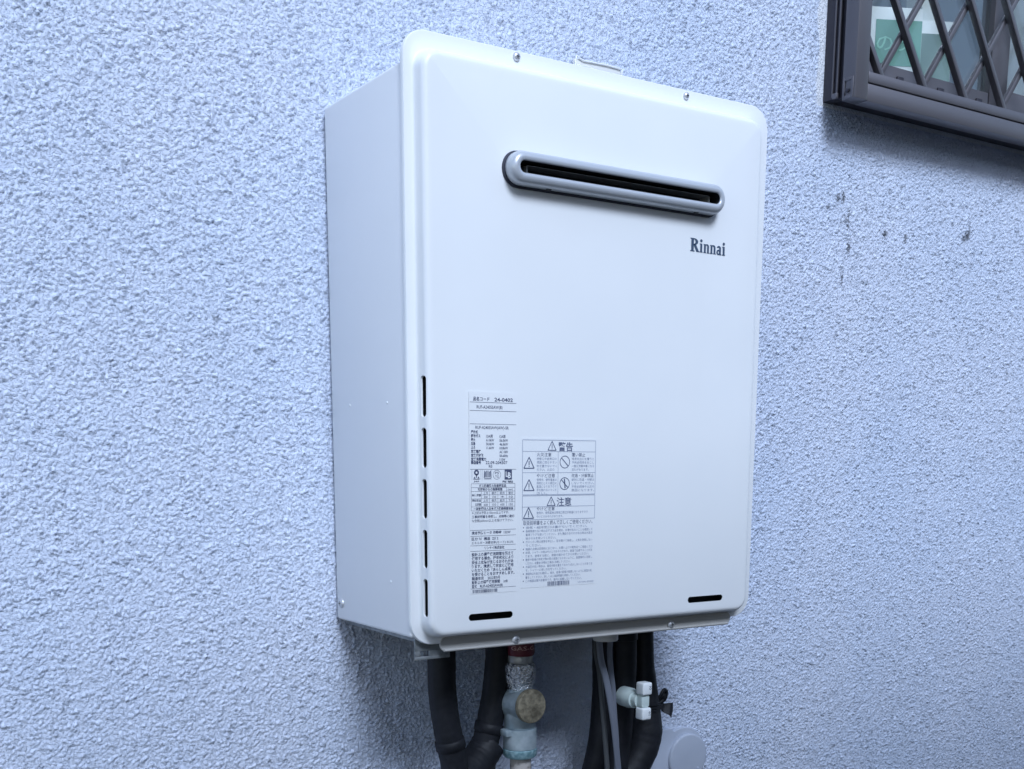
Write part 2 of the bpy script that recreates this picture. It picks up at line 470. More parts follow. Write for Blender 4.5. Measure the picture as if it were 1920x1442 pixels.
# grille frame in front
MB().box(XL, XL + .026, YF, -0.0350, ZB + .0005, ZT).obj('grille_stile', M['bronze'], win, bevel=0.0022)
MB().box(XR - .026, XR, YF, -0.0350, ZB + .0005, ZT).obj('grille_stile', M['bronze'], win, bevel=0.0022)
MB().box(XL + .0264, XR - .0264, YF + .0012, -0.0352, ZB, 0.7005).obj('grille_rail', M['bronze'], win, bevel=0.0016)
MB().box(XL + .0264, XR - .0264, YF + .0006, -0.0360, 0.7016, 0.7155).obj('grille_rail', M['bronze'], win, bevel=0.0016)
MB().box(XL + .0264, XR - .0264, YF + .0012, -0.0352, ZT - .030, ZT).obj('grille_rail', M['bronze'], win, bevel=0.0016)
# bottom stay plate with a slot on the jamb, and its knob
sp = MB()
for (y0, y1, z0, z1) in ((-.0560, -.0525, .6790, .7060), (-.0410, -.0375, .6790, .7060), (-.0526, -.0409, .7020, .7060), (-.0526, -.0409, .6790, .6835)):
    sp.box(XL - .0016, XL + .0004, y0, y1, z0, z1)
sp.obj('stay_plate', M['bronze'], win, bevel=0.0004)
MB().lathe((XL - .0016, -.0465, .6890), (-1, 0, 0), [(0, .0028), (.0015, .0028), (.0020, .0018)], 12).obj('screw', M['bronze_dark'], win, True)
MB().box(XL - .0045, XL, -.0300, -.0215, .6830, .6905).obj('drain_block', M['bronze'], win, bevel=0.0012)
# lattice bars
def bar(xb, zb, s, y0, y1, w):
    top = ZT - .031; sl_ = 1.42
    d = Vector((s / sl_, 1)).normalized(); n = Vector((-d.y, d.x)) * w / 2
    L_ = (top - zb) / d.y
    # clip against stiles
    if s < 0 and xb + d.x * L_ < XL + .027: L_ = (XL + .027 - xb) / d.x
    if s > 0 and xb + d.x * L_ > XR - .027: L_ = (XR - .027 - xb) / d.x
    if L_ < .02: return
    p = Vector((xb, zb)); q = p + d * L_
    A = [p + n, p - n, q - n, q + n]
    vs = [(v.x, y0, v.y) for v in A] + [(v.x, y1, v.y) for v in A]
    MB().add(vs, [(0, 1, 2, 3), (7, 6, 5, 4), (0, 4, 5, 1), (1, 5, 6, 2), (2, 6, 7, 3), (3, 7, 4, 0)]).obj('grille_bar', M['bronze'], win, bevel=0.0014)
xs = [0.8151 + 0.0919 * k for k in range(-1, 12)]
for xb in xs:
    if XL + .03 < xb < XR - .02:
        bar(xb, 0.7150, -1, -0.0535, -0.0435, 0.0078)
        bar(xb + .0035, 0.7150, 1, -0.0430, -0.0350, 0.0078)
# bars that leave the frame at the sides higher up
for k in range(1, 8):
    zz_ = 0.7150 + k * 0.0919 * 1.42
    bar(0.8151 - 0.0919 * k + 0.0919 * 0, 0.7150, 1, -0.0430, -0.0350, 0.0078) if 0.8151 - 0.0919 * k > XL else None
def bar_from_left(z_start):
    d = Vector((1 / 1.42, 1)).normalized()
    xb = XL + .027; top = ZT - .031
    L_ = (top - z_start) / d.y
    n = Vector((-d.y, d.x)) * .0039
    p = Vector((xb, z_start)); q = p + d * L_
    A = [p + n, p - n, q - n, q + n]
    vs = [(v.x, -0.0430, v.y) for v in A] + [(v.x, -0.0350, v.y) for v in A]
    MB().add(vs, [(0, 1, 2, 3), (7, 6, 5, 4), (0, 4, 5, 1), (1, 5, 6, 2), (2, 6, 7, 3), (3, 7, 4, 0)]).obj('grille_bar', M['bronze'], win, bevel=0.0014)
def bar_from_right(z_start):
    d = Vector((-1 / 1.42, 1)).normalized()
    xb = XR - .027; top = ZT - .031
    L_ = (top - z_start) / d.y
    n = Vector((-d.y, d.x)) * .0039
    p = Vector((xb, z_start)); q = p + d * L_
    A = [p + n, p - n, q - n, q + n]
    vs = [(v.x, -0.0535, v.y) for v in A] + [(v.x, -0.0435, v.y) for v in A]
    MB().add(vs, [(0, 1, 2, 3), (7, 6, 5, 4), (0, 4, 5, 1), (1, 5, 6, 2), (2, 6, 7, 3), (3, 7, 4, 0)]).obj('grille_bar', M['bronze'], win, bevel=0.0014)
z0_ = 0.7150 + 1.42 * (XL + .027 - (0.8151 + .0035 - 0.0919))
while z0_ < ZT - .08:
    bar_from_left(z0_); z0_ += 1.42 * 0.0919
z0_ = 0.7150 + 1.42 * (xs[7] + .0919 - (XR - .027))
while z0_ < ZT - .08:
    if z0_ > .715: bar_from_right(z0_)
    z0_ += 1.42 * 0.0919
# sashes
ZS = 0.7570
MB().box(XL + .022, 1.121, 0.0000, 0.0220, ZB + .017, ZS).obj('sash_rail', M['bronze'], win, bevel=0.0015)
MB().box(1.1232, 1.1660, 0.0000, 0.0240, ZB + .017, ZT - .0005).obj('sash_stile', M['bronze'], win, bevel=0.0015)
MB().box(XL + .022, 0.800, 0.0008, 0.0220, ZS + .0005, ZT - .0005).obj('sash_stile', M['bronze'], win, bevel=0.0015)
MB().box(1.1664, XR - .021, 0.0180, 0.0300, ZB + .017, 0.7760).obj('sash_rail', M['bronze'], win, bevel=0.0015)
MB().box(0.800, 1.1230, 0.0090, 0.0130, ZS, ZT).obj('pane', M['glass'], win)
MB().box(1.1600, XR - .021, 0.0230, 0.0270, 0.776, ZT).obj('pane', M['glass'], win)
for k in range(3):
    x = 0.905 + k * .0919
    MB().box(x, x + .014, -.0034, -.0004, .722, .744).obj('rail_stop', M['bronze_dark'], win, bevel=0.0008)

# cartons standing behind the pane
def carton(lx, ly_, w, d, z0, z1, rot, label, front):
    """lx, ly_: front left bottom corner"""
    t = thing('carton', label, 'carton', (lx, ly_, z0), 'printed cartons behind the window')
    ca, sa = math.cos(rot), math.sin(rot)
    def tf(p): return (lx + p[0] * ca - p[1] * sa, ly_ + p[0] * sa + p[1] * ca, p[2])
    b0 = MB().box(0, w, 0, d, z0, z1)
    b0.v = [tf(v) for v in b0.v]; b0.obj('box', M['carton'], t, bevel=0.0012)
    b1 = MB(); rect(b1, w * .22, w - .001, z0 + .030, z0 + (z1 - z0) * .84, -.0006)
    b1.v = [tf(v) for v in b1.v]; b1.obj('green_panel', M['green'] if front else M['green_grey'], t)
    if front:
        b2 = MB()
        text(b2, 'の', w * .24, w * .24 + .026, z0 + .052, .026, -.0012, .01)
        text(b2, 'ラ', w * .24 + .031, w * .24 + .053, z0 + .052, .026, -.0012, .01)
        b2.v = [tf(v) for v in b2.v]; b2.obj('lettering', M['green_print'], t)
    return t
carton(0.925, 0.085, 0.095, 0.050, 0.756, 0.868, -0.45, 'white carton with green panel and pale lettering, nearer the left window jamb', True)
carton(1.045, 0.100, 0.075, 0.050, 0.756, 0.876, -0.45, 'second white and green carton, to the right of the lettered one', False)
MB().box(0.80, 1.20, 0.033, 0.20, 0.740, 0.756).obj('interior_shelf', M['post'], house)

# ------------------------------------------------------------------ water heater
WH = thing('water_heater', 'white wall-mounted gas water heater with silver exhaust slot and printed labels', 'water heater', (0.232, 0, 0.0))
YP, YS = -0.1874, -0.2054           # flange plane, front face plane
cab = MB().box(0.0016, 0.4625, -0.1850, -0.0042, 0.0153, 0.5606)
cab.obj('cabinet', M['enamel_side_lit'], WH, bevel=0.0035, seg=3)
MB().box(0.030, 0.434, -0.0029, 0.0, 0.03, 0.55).obj('back_channel', M['galv'], WH)
MB().box(0.012, 0.452, -0.1868, -0.1852, 0.02, 0.555).obj('inner_front', M['black'], WH)

# front cover: flange, pressed pan, crowned top
def face_y(x, z):
    dt = 0.572 - z; dl = x - 0.0120; dr = 0.4515 - x
    d = min(dt, max(dl, 0) * 1.05, max(dr, 0) * 1.05)
    fadez = min(1, max(0, (z - 0.30) / 0.22))
    L_ = 0.105
    y = YS
    if d < L_: y += 0.0048 * fadez * (1 - max(d, 0) / L_) ** 1.6
    return y
def flange_loop(inset, y): return rrect(inset, 0.470 - inset, 0.0075 + inset, 0.589 - inset, 0.025 - inset, y, 10)
def pan_loop(inset, y, r=0.020): return rrect(0.0108 + inset, 0.4525 - inset, 0.0145 + inset, 0.5728 - inset, max(r - inset, .0012), y, 10)
cv = MB()
outer = [flange_loop(0.0012, YP + .0055), flange_loop(0, YP + .0050), flange_loop(0, YP + .0012), flange_loop(0.0008, YP + .0002), flange_loop(0.0020, YP),
         pan_loop(-0.0015, YP), pan_loop(0.0002, YP - .0010), pan_loop(0.0010, YP - .0030), pan_loop(0.0023, YS + .0062)]
for p in outer[-1]: p.y = face_y(p.x, p.z) + 0.0066
for k in range(1, 8):
    a_ = PI / 2 * k / 7
    lp = pan_loop(0.0024 + 0.0062 * (1 - math.cos(a_)), 0)
    for p in lp: p.y = face_y(p.x, p.z) + 0.0062 * (1 - math.sin(a_))
    outer.append(lp)
for ins in (0.012, 0.018, 0.026, 0.036, 0.048, 0.062, 0.078, 0.096, 0.118):
    lp = pan_loop(ins, 0)
    for p in lp: p.y = face_y(p.x, p.z)
    outer.append(lp)
inner = []
for lp in reversed(outer[12:]): inner.append([Vector((p.x, p.y + .0010, p.z)) for p in lp])
inner += [pan_loop(0.0034, YS + .0130), pan_loop(0.0012, YP + .0010), flange_loop(0.0020, YP + .0010)]
cv.loops([[p for p in lp] for lp in outer] + inner, cap0=False, cap1=False)
# close the shell: last inner loop to the first outer one; and fill both centre fields
nL = len(outer[0]); tot = len(outer) + len(inner)
base_last = (tot - 1) * nL
for i in range(nL):
    j = (i + 1) % nL
    cv.f.append((base_last + i, base_last + j, j, i))
# the loop joining outer centre to inner centre is a real seam: remove the bridging band, add caps
seam = len(outer) - 1
cv.f = [f for f in cv.f if not (len(f) == 4 and {v // nL for v in f} == {seam, seam + 1})]
cv.f.append(tuple(seam * nL + i for i in range(nL)))
cv.f.append(tuple(reversed([(seam + 1) * nL + i for i in range(nL)])))
cover = cv.obj('front_cover', M['enamel'], WH, True, angle=50)

def cutter(fn):
    m_ = MB(); fn(m_); o_ = m_.obj('cutter', M['black']); return o_
cuts = []
for x0, x1, z in ((0.0580, 0.1120, 0.0350), (0.3545, 0.4090, 0.0350)):
    cuts.append(cutter(lambda m_: m_.loops([rrect(x0, x1, z - .0036, z + .0036, .0036, yy, 6) for yy in (YS - .01, YS + .0045)])))
def yz_loop(x, y0, y1, z0, z1, r, n=6):
    return [Vector((x, p.x, p.z)) for p in rrect(y0, y1, z0, z1, r, 0, n)]
for z0, z1 in ((0.2352, 0.2748), (0.1860, 0.2251), (0.1363, 0.1755), (0.0869, 0.1256), (0.0376, 0.0764)):
    cuts.append(cutter(lambda m_: m_.loops([yz_loop(xx, -.2002, -.1928, z0, z1, .0036) for xx in (-.01, .0172)])))
cuts.append(cutter(lambda m_: m_.loops([rrect(0.108, 0.371, 0.4650, 0.4840, .0095, yy, 10) for yy in (YS - .01, YS + .0075)])))
boolean_cut(cover, cuts)
cover.data.polygons.foreach_set('use_smooth', [True] * len(cover.data.polygons))
cover.data.set_sharp_from_angle(angle=math.radians(40))

# lower tab of the cover with a turned-out lip
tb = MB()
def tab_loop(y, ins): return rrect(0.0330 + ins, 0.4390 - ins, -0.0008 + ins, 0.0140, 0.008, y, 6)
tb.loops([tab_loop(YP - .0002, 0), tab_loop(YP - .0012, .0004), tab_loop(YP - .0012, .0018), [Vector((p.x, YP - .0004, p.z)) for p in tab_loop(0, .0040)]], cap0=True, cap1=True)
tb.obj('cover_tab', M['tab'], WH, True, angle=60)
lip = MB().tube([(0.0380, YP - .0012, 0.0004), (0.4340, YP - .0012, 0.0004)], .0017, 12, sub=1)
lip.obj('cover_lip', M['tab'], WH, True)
# underside plate and galvanised corner bracket
MB().box(0.014, 0.452, -0.184, -0.006, 0.0090, 0.0150).obj('base_plate', M['galv'], WH)
br = MB()
br.box(0.0085, 0.0500, -0.1800, -0.1785, 0.0002, 0.0150)
br.box(0.0085, 0.0500, -0.1800, -0.1785, -0.0088, -0.0055)
br.box(0.0085, 0.0150, -0.1800, -0.1785, -0.0055, 0.0002)
br.box(0.0250, 0.0500, -0.1800, -0.1785, -0.0055, 0.0002)
br.obj('corner_bracket', M['galv'], WH, bevel=0.0003)
br = MB().box(0.4250, 0.4440, -0.1800, -0.1785, -0.0010, 0.0150)
br.obj('corner_bracket', M['galv'], WH, bevel=0.0003)
# mounting bracket at the top
tbk = MB()
P_ = [(0.326, 0.560), (0.326, 0.6655), (0.334, 0.6665), (0.388, 0.6665), (0.3965, 0.6650), (0.3990, 0.6560), (0.3990, 0.560)]
tbk.loops([[Vector((x, -.0052, z)) for x, z in P_], [Vector((x, -.0032, z)) for x, z in P_]])
ob = tbk.obj('mounting_bracket', M['enamel_dull'], WH, bevel=0.0005)
rb = MB().tube([(0.3265, -.0068, .600), (0.3275, -.0068, .6640), (0.3400, -.0068, .6650), (0.3920, -.0068, .6655), (0.3975, -.0068, .6570), (0.3975, -.0068, .600)], .0008, 8, sub=3)
rb.tube([(0.3290, -.0068, .6585), (0.3520, -.0068, .6590), (0.3640, -.0068, .6525), (0.3960, -.0068, .6535)], .0007, 8, sub=3)
rb.obj('bracket_rim', M['enamel'], WH, True)
# screws
def screw(x, y, z, axis=(0, -1, 0), r=.0042):
    ax = Vector(axis)
    s_ = MB().lathe((x, y, z), axis, [(0, r), (.0008, r), (.0020, r * .86), (.0029, r * .5), (.0031, .0003)], 20).obj('screw', M['zinc'], WH, True, angle=60)
    q = MB(); a1 = ax.cross(Vector((0, 0, 1))).normalized(); a2 = ax.cross(a1)
    for u, v in ((a1, a2), (a2, a1)):
        c = Vector((x, y, z)) + ax * .00325
        q.add([c + u * r * .45 + v * .0004, c + u * r * .45 - v * .0004, c - u * r * .45 - v * .0004, c - u * r * .45 + v * .0004], [(0, 1, 2, 3)])
        break
    c = Vector((x, y, z)) + ax * .0033
    q.add([c + a2 * r * .45 + a1 * .0004, c + a2 * r * .45 - a1 * .0004, c - a2 * r * .45 - a1 * .0004, c - a2 * r * .45 + a1 * .0004], [(0, 1, 2, 3)])
    q.obj('screw_slot', M['black'], s_)
    return s_
screw(.1259, YP, .5832); screw(.3453, YP, .5826, r=.0038)
screw(.1262, YP - .0012, .0048, r=.0052); screw(.3440, YP - .0012, .0052, r=.0048)
screw(.0016, -.0187, .0347, (-1, 0, 0), .0056)
for y, z in ((-.1423, .0696), (-.0523, .2518), (-.1409, .2509)):
    MB().lathe((.0016, y, z), (-1, 0, 0), [(0, .0016), (.0006, .0011), (.0008, .0003)], 10).obj('pressed_dimple', M['enamel'], WH, True)
# cable gland under the base
MB().lathe((0.2775, -0.150, 0.0150), (0, 0, -1), [(0, .0150), (.0270, .0150), (.0282, .0140), (.0285, .003)], 28).obj('cable_gland', M['enamel_dull'], WH, True)

# exhaust outlet: stadium ring around a dark duct
EX = bpy.data.objects.new('exhaust_outlet', None); COL.objects.link(EX); EX.parent = WH
EX.location = Vector((.2395, YS, .4742)) - origin(WH); EX.empty_display_size = .03
ECX, ECZ, HALF = 0.2395, 0.4742, 0.1400
def stadium(r, y, cz=ECZ, n=14):
    c = HALF - 0.0155
    L_ = []
    for sgn, a0 in ((1, -90), (-1, 90)):
        for k in range(n + 1):
            a = math.radians(a0 + 180 * k / n)
            L_.append(Vector((ECX + sgn * c + r * math.cos(a), y, cz + r * math.sin(a))))
    return L_
rg = MB(); prof = []
RI, RO, PR = .0056, .0155, .0165
mid, hw = (RI + RO) / 2, (RO - RI) / 2
prof += [(RI, YS - .0150), (RI + .0004, YS - .0158), (RI + .0014, YS - .0164)]
for k in range(0, 9):
    a = PI / 2 * k / 8
    prof.append((RI + .0032 + (RO - RI - .0032) * math.sin(a), YS - .0090 - .0077 * math.cos(a)))
prof += [(RO, YS - .0040), (RO - .0008, YS - .0022), (RO - .0010, YS + .0008)]
rg.loops([stadium(r, y) for r, y in prof], cap0=False, cap1=False)
MB().loops([stadium(RI + .0001, YS - .0149), stadium(RI + .0005, YS - .006), stadium(RI + .0020, YS + .0080)], cap0=False, cap1=False).obj('throat', M['black'], EX, True)
ring = rg.obj('ring', M['silver'], EX, True, angle=60)
MB().loops([stadium(.0172, YS + .0004), stadium(.0172, YS - .0012), stadium(.0160, YS - .0024), stadium(.0135, YS - .0024)], cap0=False, cap1=False).obj('gasket', M['gasket'], EX, True)
MB().box(.1000, .3800, YS + .0085, YS + .0095, .4560, .4920).obj('duct_back', M['black'], EX)
du = MB(); x0, x1, z0, z1, th = .1225, .3605, .4640, .4772, .0006
ya, yb = -.2130, YS + .008
du.box(x0, x1, ya, yb, z1, z1 + th); du.box(x0, x1, ya, yb, z0 - th, z0)
du.box(x0 - th, x0, ya, yb, z0, z1); du.box(x1, x1 + th, ya, yb, z0, z1)
du.obj('duct_mouth', M['duct'], EX)
for x in (.1480, .3420):
    MB().lathe((x, -.2135, ECZ - .01475), (0, -.45, -.9), [(0, .0030), (.0012, .0030)], 14).obj('drain_hole', M['black'], EX)

# brand lettering, condensed slab serif drawn from strokes
LG = MB(); ly = YS - .0004; S = .001
LX, LZ = .3421, .4200
def P(pts): poly(LG, [(LX + x * S, LZ + z * S) for x, z in pts], ly)
def RC(x0, x1, z0, z1): P([(x0, z0), (x1, z0), (x1, z1), (x0, z1)])
def ARC(cx, cz, ro, ri, a0, a1, sx=1.0, n=10, zi=None):
    vs, fs = [], []
    for k in range(n + 1):
        a = math.radians(a0 + (a1 - a0) * k / n)
        for r, rz in ((ro[0], ro[1]), (ri[0], ri[1])):
            vs.append((LX + (cx + r * math.cos(a)) * S, ly, LZ + (cz + rz * math.sin(a)) * S))
    for k in range(n): fs.append((2 * k, 2 * k + 1, 2 * k + 3, 2 * k + 2))
    LG.add(vs, fs)
RC(1.3, 5.0, 1.1, 12.9); RC(0, 6.3, 0, 1.1); RC(0, 5.0, 12.9, 14)
ARC(5.0, 10.4, (6.2, 3.6), (2.4, 2.3), -90, 90)
P([(5.0, 7.6), (8.2, 7.6), (12.4, 1.1), (13.3, 1.1), (13.3, 0), (9.0, 0), (5.0, 6.6)])
def li(x):
    RC(x + .9, x + 3.7, 1.0, 9.3); RC(x, x + 4.4, 0, 1.0); RC(x, x + .9, 8.3, 9.3)
    ARC(x + 2.2, 12.2, (1.75, 1.6), (0, 0), 0, 360, n=16)
li(13.6)
def ln(x):
    RC(x + .8, x + 3.4, .9, 9.3); RC(x, x + 4.0, 0, .9); RC(x, x + .8, 8.4, 9.3)
    RC(x + 5.5, x + 8.1, .9, 6.9); RC(x + 5.0, x + 8.9, 0, .9)
    ARC(x + 5.0, 6.9, (3.1, 2.6), (.5, .9), 0, 128)
ln(19.3); ln(29.1)
RC(43.0, 45.6, .9, 7.0); RC(43.4, 46.5, 0, .9)
ARC(42.4, 6.9, (3.2, 2.6), (.6, 1.2), 0, 165)
ARC(41.8, 2.7, (3.0, 2.85), (.9, 1.4), 0, 360, n=20)
li(47.6)
LG.v = [(v[0], face_y(v[0], v[2]) - .00025, v[2]) for v in LG.v]
LG.obj('brand_lettering', M['logo'], WH)

# rating label (left) with its print
YL = YS - .00025; YT = YS - .00045
rl = MB().box(.0592, .1170, YL, YS - .00003, .0592, .2612).obj('rating_label', M['film'], WH)
T = MB()
def t(s, x0, x1, z, sz, bold=0.0): text(T, s, x0, x1, z, sz, YT, bold)
A0, A1 = .0600, .1152
t('品名コード', .0640, .0830, .2525, .0042, .02); t('24-0402', .0890, .1110, .2522, .0050, .02)
hl(T, A0, A1, .2508, .00035, YT)
t('RUF-A2405SAW(B)', .0680, .0985, .2448, .0044, .008)
hl(T, A0, A1, .2426, .00035, YT)
hl(T, A0, A1, .2296, .00035, YT)
t('RUF-A2405SAW(AW)-SR', .0665, .1060, .2248, .0042, .008)
rows = [('屋外式', .0693, '', ''), ('都市ガス', .0722, '13A用', '12A用'), ('最大', .0662, '61.0kW', '56.0kW'), ('給湯', .0662, '50.0kW', '46.5kW'), ('ふろ', .0662, '11.6kW', '10.8kW'),
        ('定格電圧', .0727, '', 'AC 100V'), ('定格周波数', .0757, '', '50-60Hz'), ('定格消費電力', .0790, '', '115W')]
z = .2205
for a_s, xe, b_s, c_s in rows:
    t(a_s, .0612, xe, z, .0034, .03)
    if b_s: t(b_s, .0792, .0885 if len(b_s) > 4 else .0868, z - .0002, .0036, .015)
    if c_s: t(c_s, .0950, .1052 if len(c_s) > 5 else .1020, z - .0003, .0036, .015)
    z -= .00382
t('製造番号', .0612, .0728, .1903, .0036, .03); t('22.09-204307', .0785, .1045, .1902, .0042, .015)
t('KG', .0822, .0862, .1868, .0036, .02)
hl(T, A0, A1, .1850, .00035, YT)
# four approval marks
for x0, x1 in ((.0622, .0728), (.0750, .0852)):
    vl(T, x0, .1745, .1846, .0002, YT); vl(T, x1, .1745, .1846, .0002, YT)
ringf(T, .0676, .1817, .0012, .0029, YT); poly(T, [(.0669, .1800), (.0683, .1800), (.0680, .1765), (.0672, .1765)], YT)
poly(T, [(.0640, .1748), (.0712, .1748), (.0712, .1755), (.0640, .1755)], YT)
poly(T, [(.0640, .1760), (.0655, .1778), (.0665, .1760)], YT); poly(T, [(.0688, .1760), (.0698, .1780), (.0712, .1760)], YT)
t('JHIA', .0643, .0708, .1722, .0022, .02)
for k in range(4): poly(T, [(.0776 + k * .0016, .1768), (.0785 + k * .0016, .1768), (.0785 + k * .0016, .1826 + (.001 if k in (1, 2) else 0)), (.0776 + k * .0016, .1826 + (.001 if k in (1, 2) else 0))], YT)
lineseg(T, (.0768, .1765), (.0774, .1836), .0009, YT); lineseg(T, (.0846, .1765), (.0840, .1836), .0009, YT)
hl(T, .0768, .0846, .1755, .0008, YT)
ringf(T, .0918, .1795, .0044, .0047, YT)
t('PS', .0895, .0942, .1800, .0036); t('TG', .0898, .0940, .1765, .0034)
t('優良住宅部品', .0985, .1112, .1716, .0024, .03)
# table
tx0, tx1 = .0612, .1138
for zz in (.1706, .1668, .1630, .1594, .1556, .1520, .1476, .1436): hl(T, tx0 if zz in (.1706, .1668, .1630, .1556, .1476, .1436) else .0730, tx1, zz, .00025, YT)
for xx in (tx0, tx1): vl(T, xx, .1436, .1706, .00035, YT)
vl(T, .0732, .1476, .1630, .00025, YT)
for xx in (.0830, .0930, .1036): vl(T, xx, .1476, .1630, .00025, YT)
vl(T, .1036, .1630, .1668, .00025, YT)
t('ガス機器防火性能評定品', .0705, .1030, .1675, .0030, .02)
t('可燃物からの離隔距離', .0690, .0985, .1638, .0030, .02); t('(mm)', .1052, .1110, .1638, .0030)
t('本体周囲', .0620, .0726, .1582, .0027, .02); t('排気吹出', .0620, .0726, .1528, .0027, .02); t('口周囲', .0660, .0726, .1488, .0027, .02)
for xx, u, v, u2, v2 in ((.0745, '上方', '300', '上方', '600'), (.0845, '側方', '150', '側方', '150'), (.0945, '前方', '＊', '前方', '600'), (.1048, '後方', '10', '下方', '150')):
    t(u, xx + .001, xx + .0068, .1600, .0029); t(v, xx + .0018, xx + .0062, .1562, .0030); t(u2, xx + .001, xx + .0068, .1526, .0029); t(v2, xx + .0016, xx + .0064, .1484, .0032)
t('一般財団法人日本ガス機器検査協会', .0640, .1118, .1445, .0029, .02)
t('＊上記は予防上150mm以上ですが、', .0620, .1065, .1403, .0030)
t('工事説明書を参照し、点検等に適切', .0620, .1130, .1364, .0031, .01)
t('な空間(600mm以上)を設けて下さい。', .0620, .1118, .1324, .0031)
hl(T, A0, A1, .1240, .0003, YT)
t('凍結予防ヒータ 作動時  152W', .0615, .1085, .1200, .0034, .015)
hl(T, A0, A1, .1180, .0003, YT)
t('区分 Ⅳ  構造  ZⅡ 2', .0615, .0935, .1140, .0034, .015)
t('エネルギー消費効率(モード): 82.5%', .0615, .1120, .1100, .0031)
hl(T, A0, A1, .1084, .0003, YT)
t('リンナイ株式会社', .0770, .1010, .1045, .0034, .015)
hl(T, A0, A1, .1028, .0003, YT)
for k, (s, xe) in enumerate((('設計上の標準使用期間を超えて', .1120), ('使用する場合、経年劣化により', .1120), ('安全上支障が生じるおそれがあ', .1120), ('ります。継続して安全にご使用', .1120), ('いただくため「あんしん点検」', .1100), ('を受けることをおすすめします。', .1135))):
    t(s, .0616, xe, .0980 - k * .00405, .0038, .018)
t('製造年月', .0616, .0755, .0735, .0038, .02); t('2022年9月', .0805, .0955, .0735, .0038, .01)
t('設計上の標準使用期間', .0616, .0955, .0695, .0038, .02); t('10年', .1000, .1052, .0692, .0036, .01)
t('型式', .0616, .0675, .0655, .0037, .015); t('RUF-A2405SAW(B)', .0715, .0990, .0655, .0038, .02)
hl(T, A0, A1, .0645, .0003, YT)
def barcode(mb, x0, x1, z0, z1, y, seed):
    Rr = random.Random(seed); x = x0
    while x < x1 - .0004:
        w = Rr.choice((.0002, .0002, .0004, .0006)); gp = Rr.choice((.0002, .0003, .0005))
        rect(mb, x, min(x + w, x1), z0, z1, y); x += w + gp
barcode(T, .0622, .0925, .0600, .0634, YT, 3)
T.obj('print', M['ink'], rl)
LB = MB(); rect(LB, .1012, .1100, .1746, .1846, YT); LB.obj('mark_block', M['ink'], rl)
LW = MB(); yy = YT - .0001
text(LW, 'L', .1024, .1050, .1775, .0075, yy, .03); text(LW, 'B', .1050, .1086, .1762, .0080, yy, .03)
LW.obj('mark_letters', M['white_ink'], rl)

# warning label (right)
wl_ = MB().box(.1216, .2186, YL, YS - .00003, .0618, .2170).obj('warning_label', M['film2'], WH)
T = MB(); G2 = MB(); G3 = MB()
x0, x1 = .1231, .2168
def frame(mb, x0, x1, z0, z1, w, y): hl(mb, x0, x1, z0, w, y); hl(mb, x0, x1, z1, w, y); vl(mb, x0, z0, z1, w, y); vl(mb, x1, z0, z1, w, y)
frame(G3, x0, x1, .1588, .2148, .0005, YT)
hl(G3, x0, x1, .2032, .0004, YT); hl(G3, x0, x1, .1815, .0004, YT); vl(G3, .1679, .1588, .2032, .0004, YT)
frame(G3, x0, x1, .1330, .1578, .0005, YT); hl(G3, x0, x1, .1463, .0004, YT)
def warn(cx, zb, w, h, mb):
    lw = w * .085
    for p, q in (((cx - w / 2, zb), (cx + w / 2, zb)), ((cx - w / 2, zb), (cx, zb + h)), ((cx + w / 2, zb), (cx, zb + h))): lineseg(mb, p, q, lw, YT)
    rect(mb, cx - lw * .5, cx + lw * .5, zb + h * .27, zb + h * .66, YT); rect(mb, cx - lw * .5, cx + lw * .5, zb + h * .12, zb + h * .2, YT)
warn(.1600, .2045, .0105, .0092, G2); text(T, '警告', .1680, .1868, .2046, .0098, YT, .02)
warn(.1594, .1474, .0105, .0090, G2); text(T, '注意', .1666, .1856, .1474, .0098, YT, .012)
for cx, zb in ((.1312, .1860), (.1312, .1632), (.1308, .1345)): warn(cx, zb, .0128, .0112, T)
for cz in (.1925, .1700):
    ringf(T, .1766, cz, .0058, .0066, YT); lineseg(T, (.1725, cz + .0040), (.1807, cz - .0040), .0010, YT)
lineseg(T, (.1762, .1750), (.1772, .1650), .0014, YT)
def tt(s, x0_, x1_, z_, sz_, mb=None, bold=0.0): text(mb or G3, s, x0_, x1_, z_, sz_, YT, bold)
tt('火災注意', .1408, .1592, .1984, .0043, G2); tt('覆い禁止', .1856, .2032, .1984, .0043, G2)
tt('やけど注意', .1408, .1640, .1768, .0043, G2); tt('改造・分解禁止', .1856, .2148, .1768, .0043, G2)
tt('やけど注意', .1408, .1640, .1425, .0043, G2)
for k, s in enumerate(('排気口や給気口の', '周囲に燃えやすい', '物を置かないでく', 'ださい。火災の')): tt(s, .1408, .1662 - (.003 if k == 3 else 0), .1946 - k * .0037, .0031)
for k, s in enumerate(('排気吹出口を覆うと', '不完全燃焼をおこし', '一酸化炭素中毒になる', '恐れがあります。')): tt(s, .1856, .2150 - (.007 if k == 3 else 0), .1946 - k * .0037, .0031)
for k, s in enumerate(('使用中、使用直後は', '排気口とその周辺は', '高温になりますので', '手を触れないでくだ', 'さい。')): tt(s, .1408, .1662 - (.012 if k == 4 else 0), .1730 - k * .0035, .0031)
for k, s in enumerate(('絶対に改造・分解は', 'しないでください。', '不完全燃焼や火災の', '原因になります。')): tt(s, .1856, .2155, .1730 - k * .0037, .0031)
tt('使用中、使用直後は排気口周辺が高温になりますので', .1408, .2075, .1388, .0031); tt('やけどのおそれがあります。', .1408, .1750, .1350, .0030)
tt('取扱説明書をよく読んで正しくご使用ください。', .1242, .2140, .1278, .0050, G2)
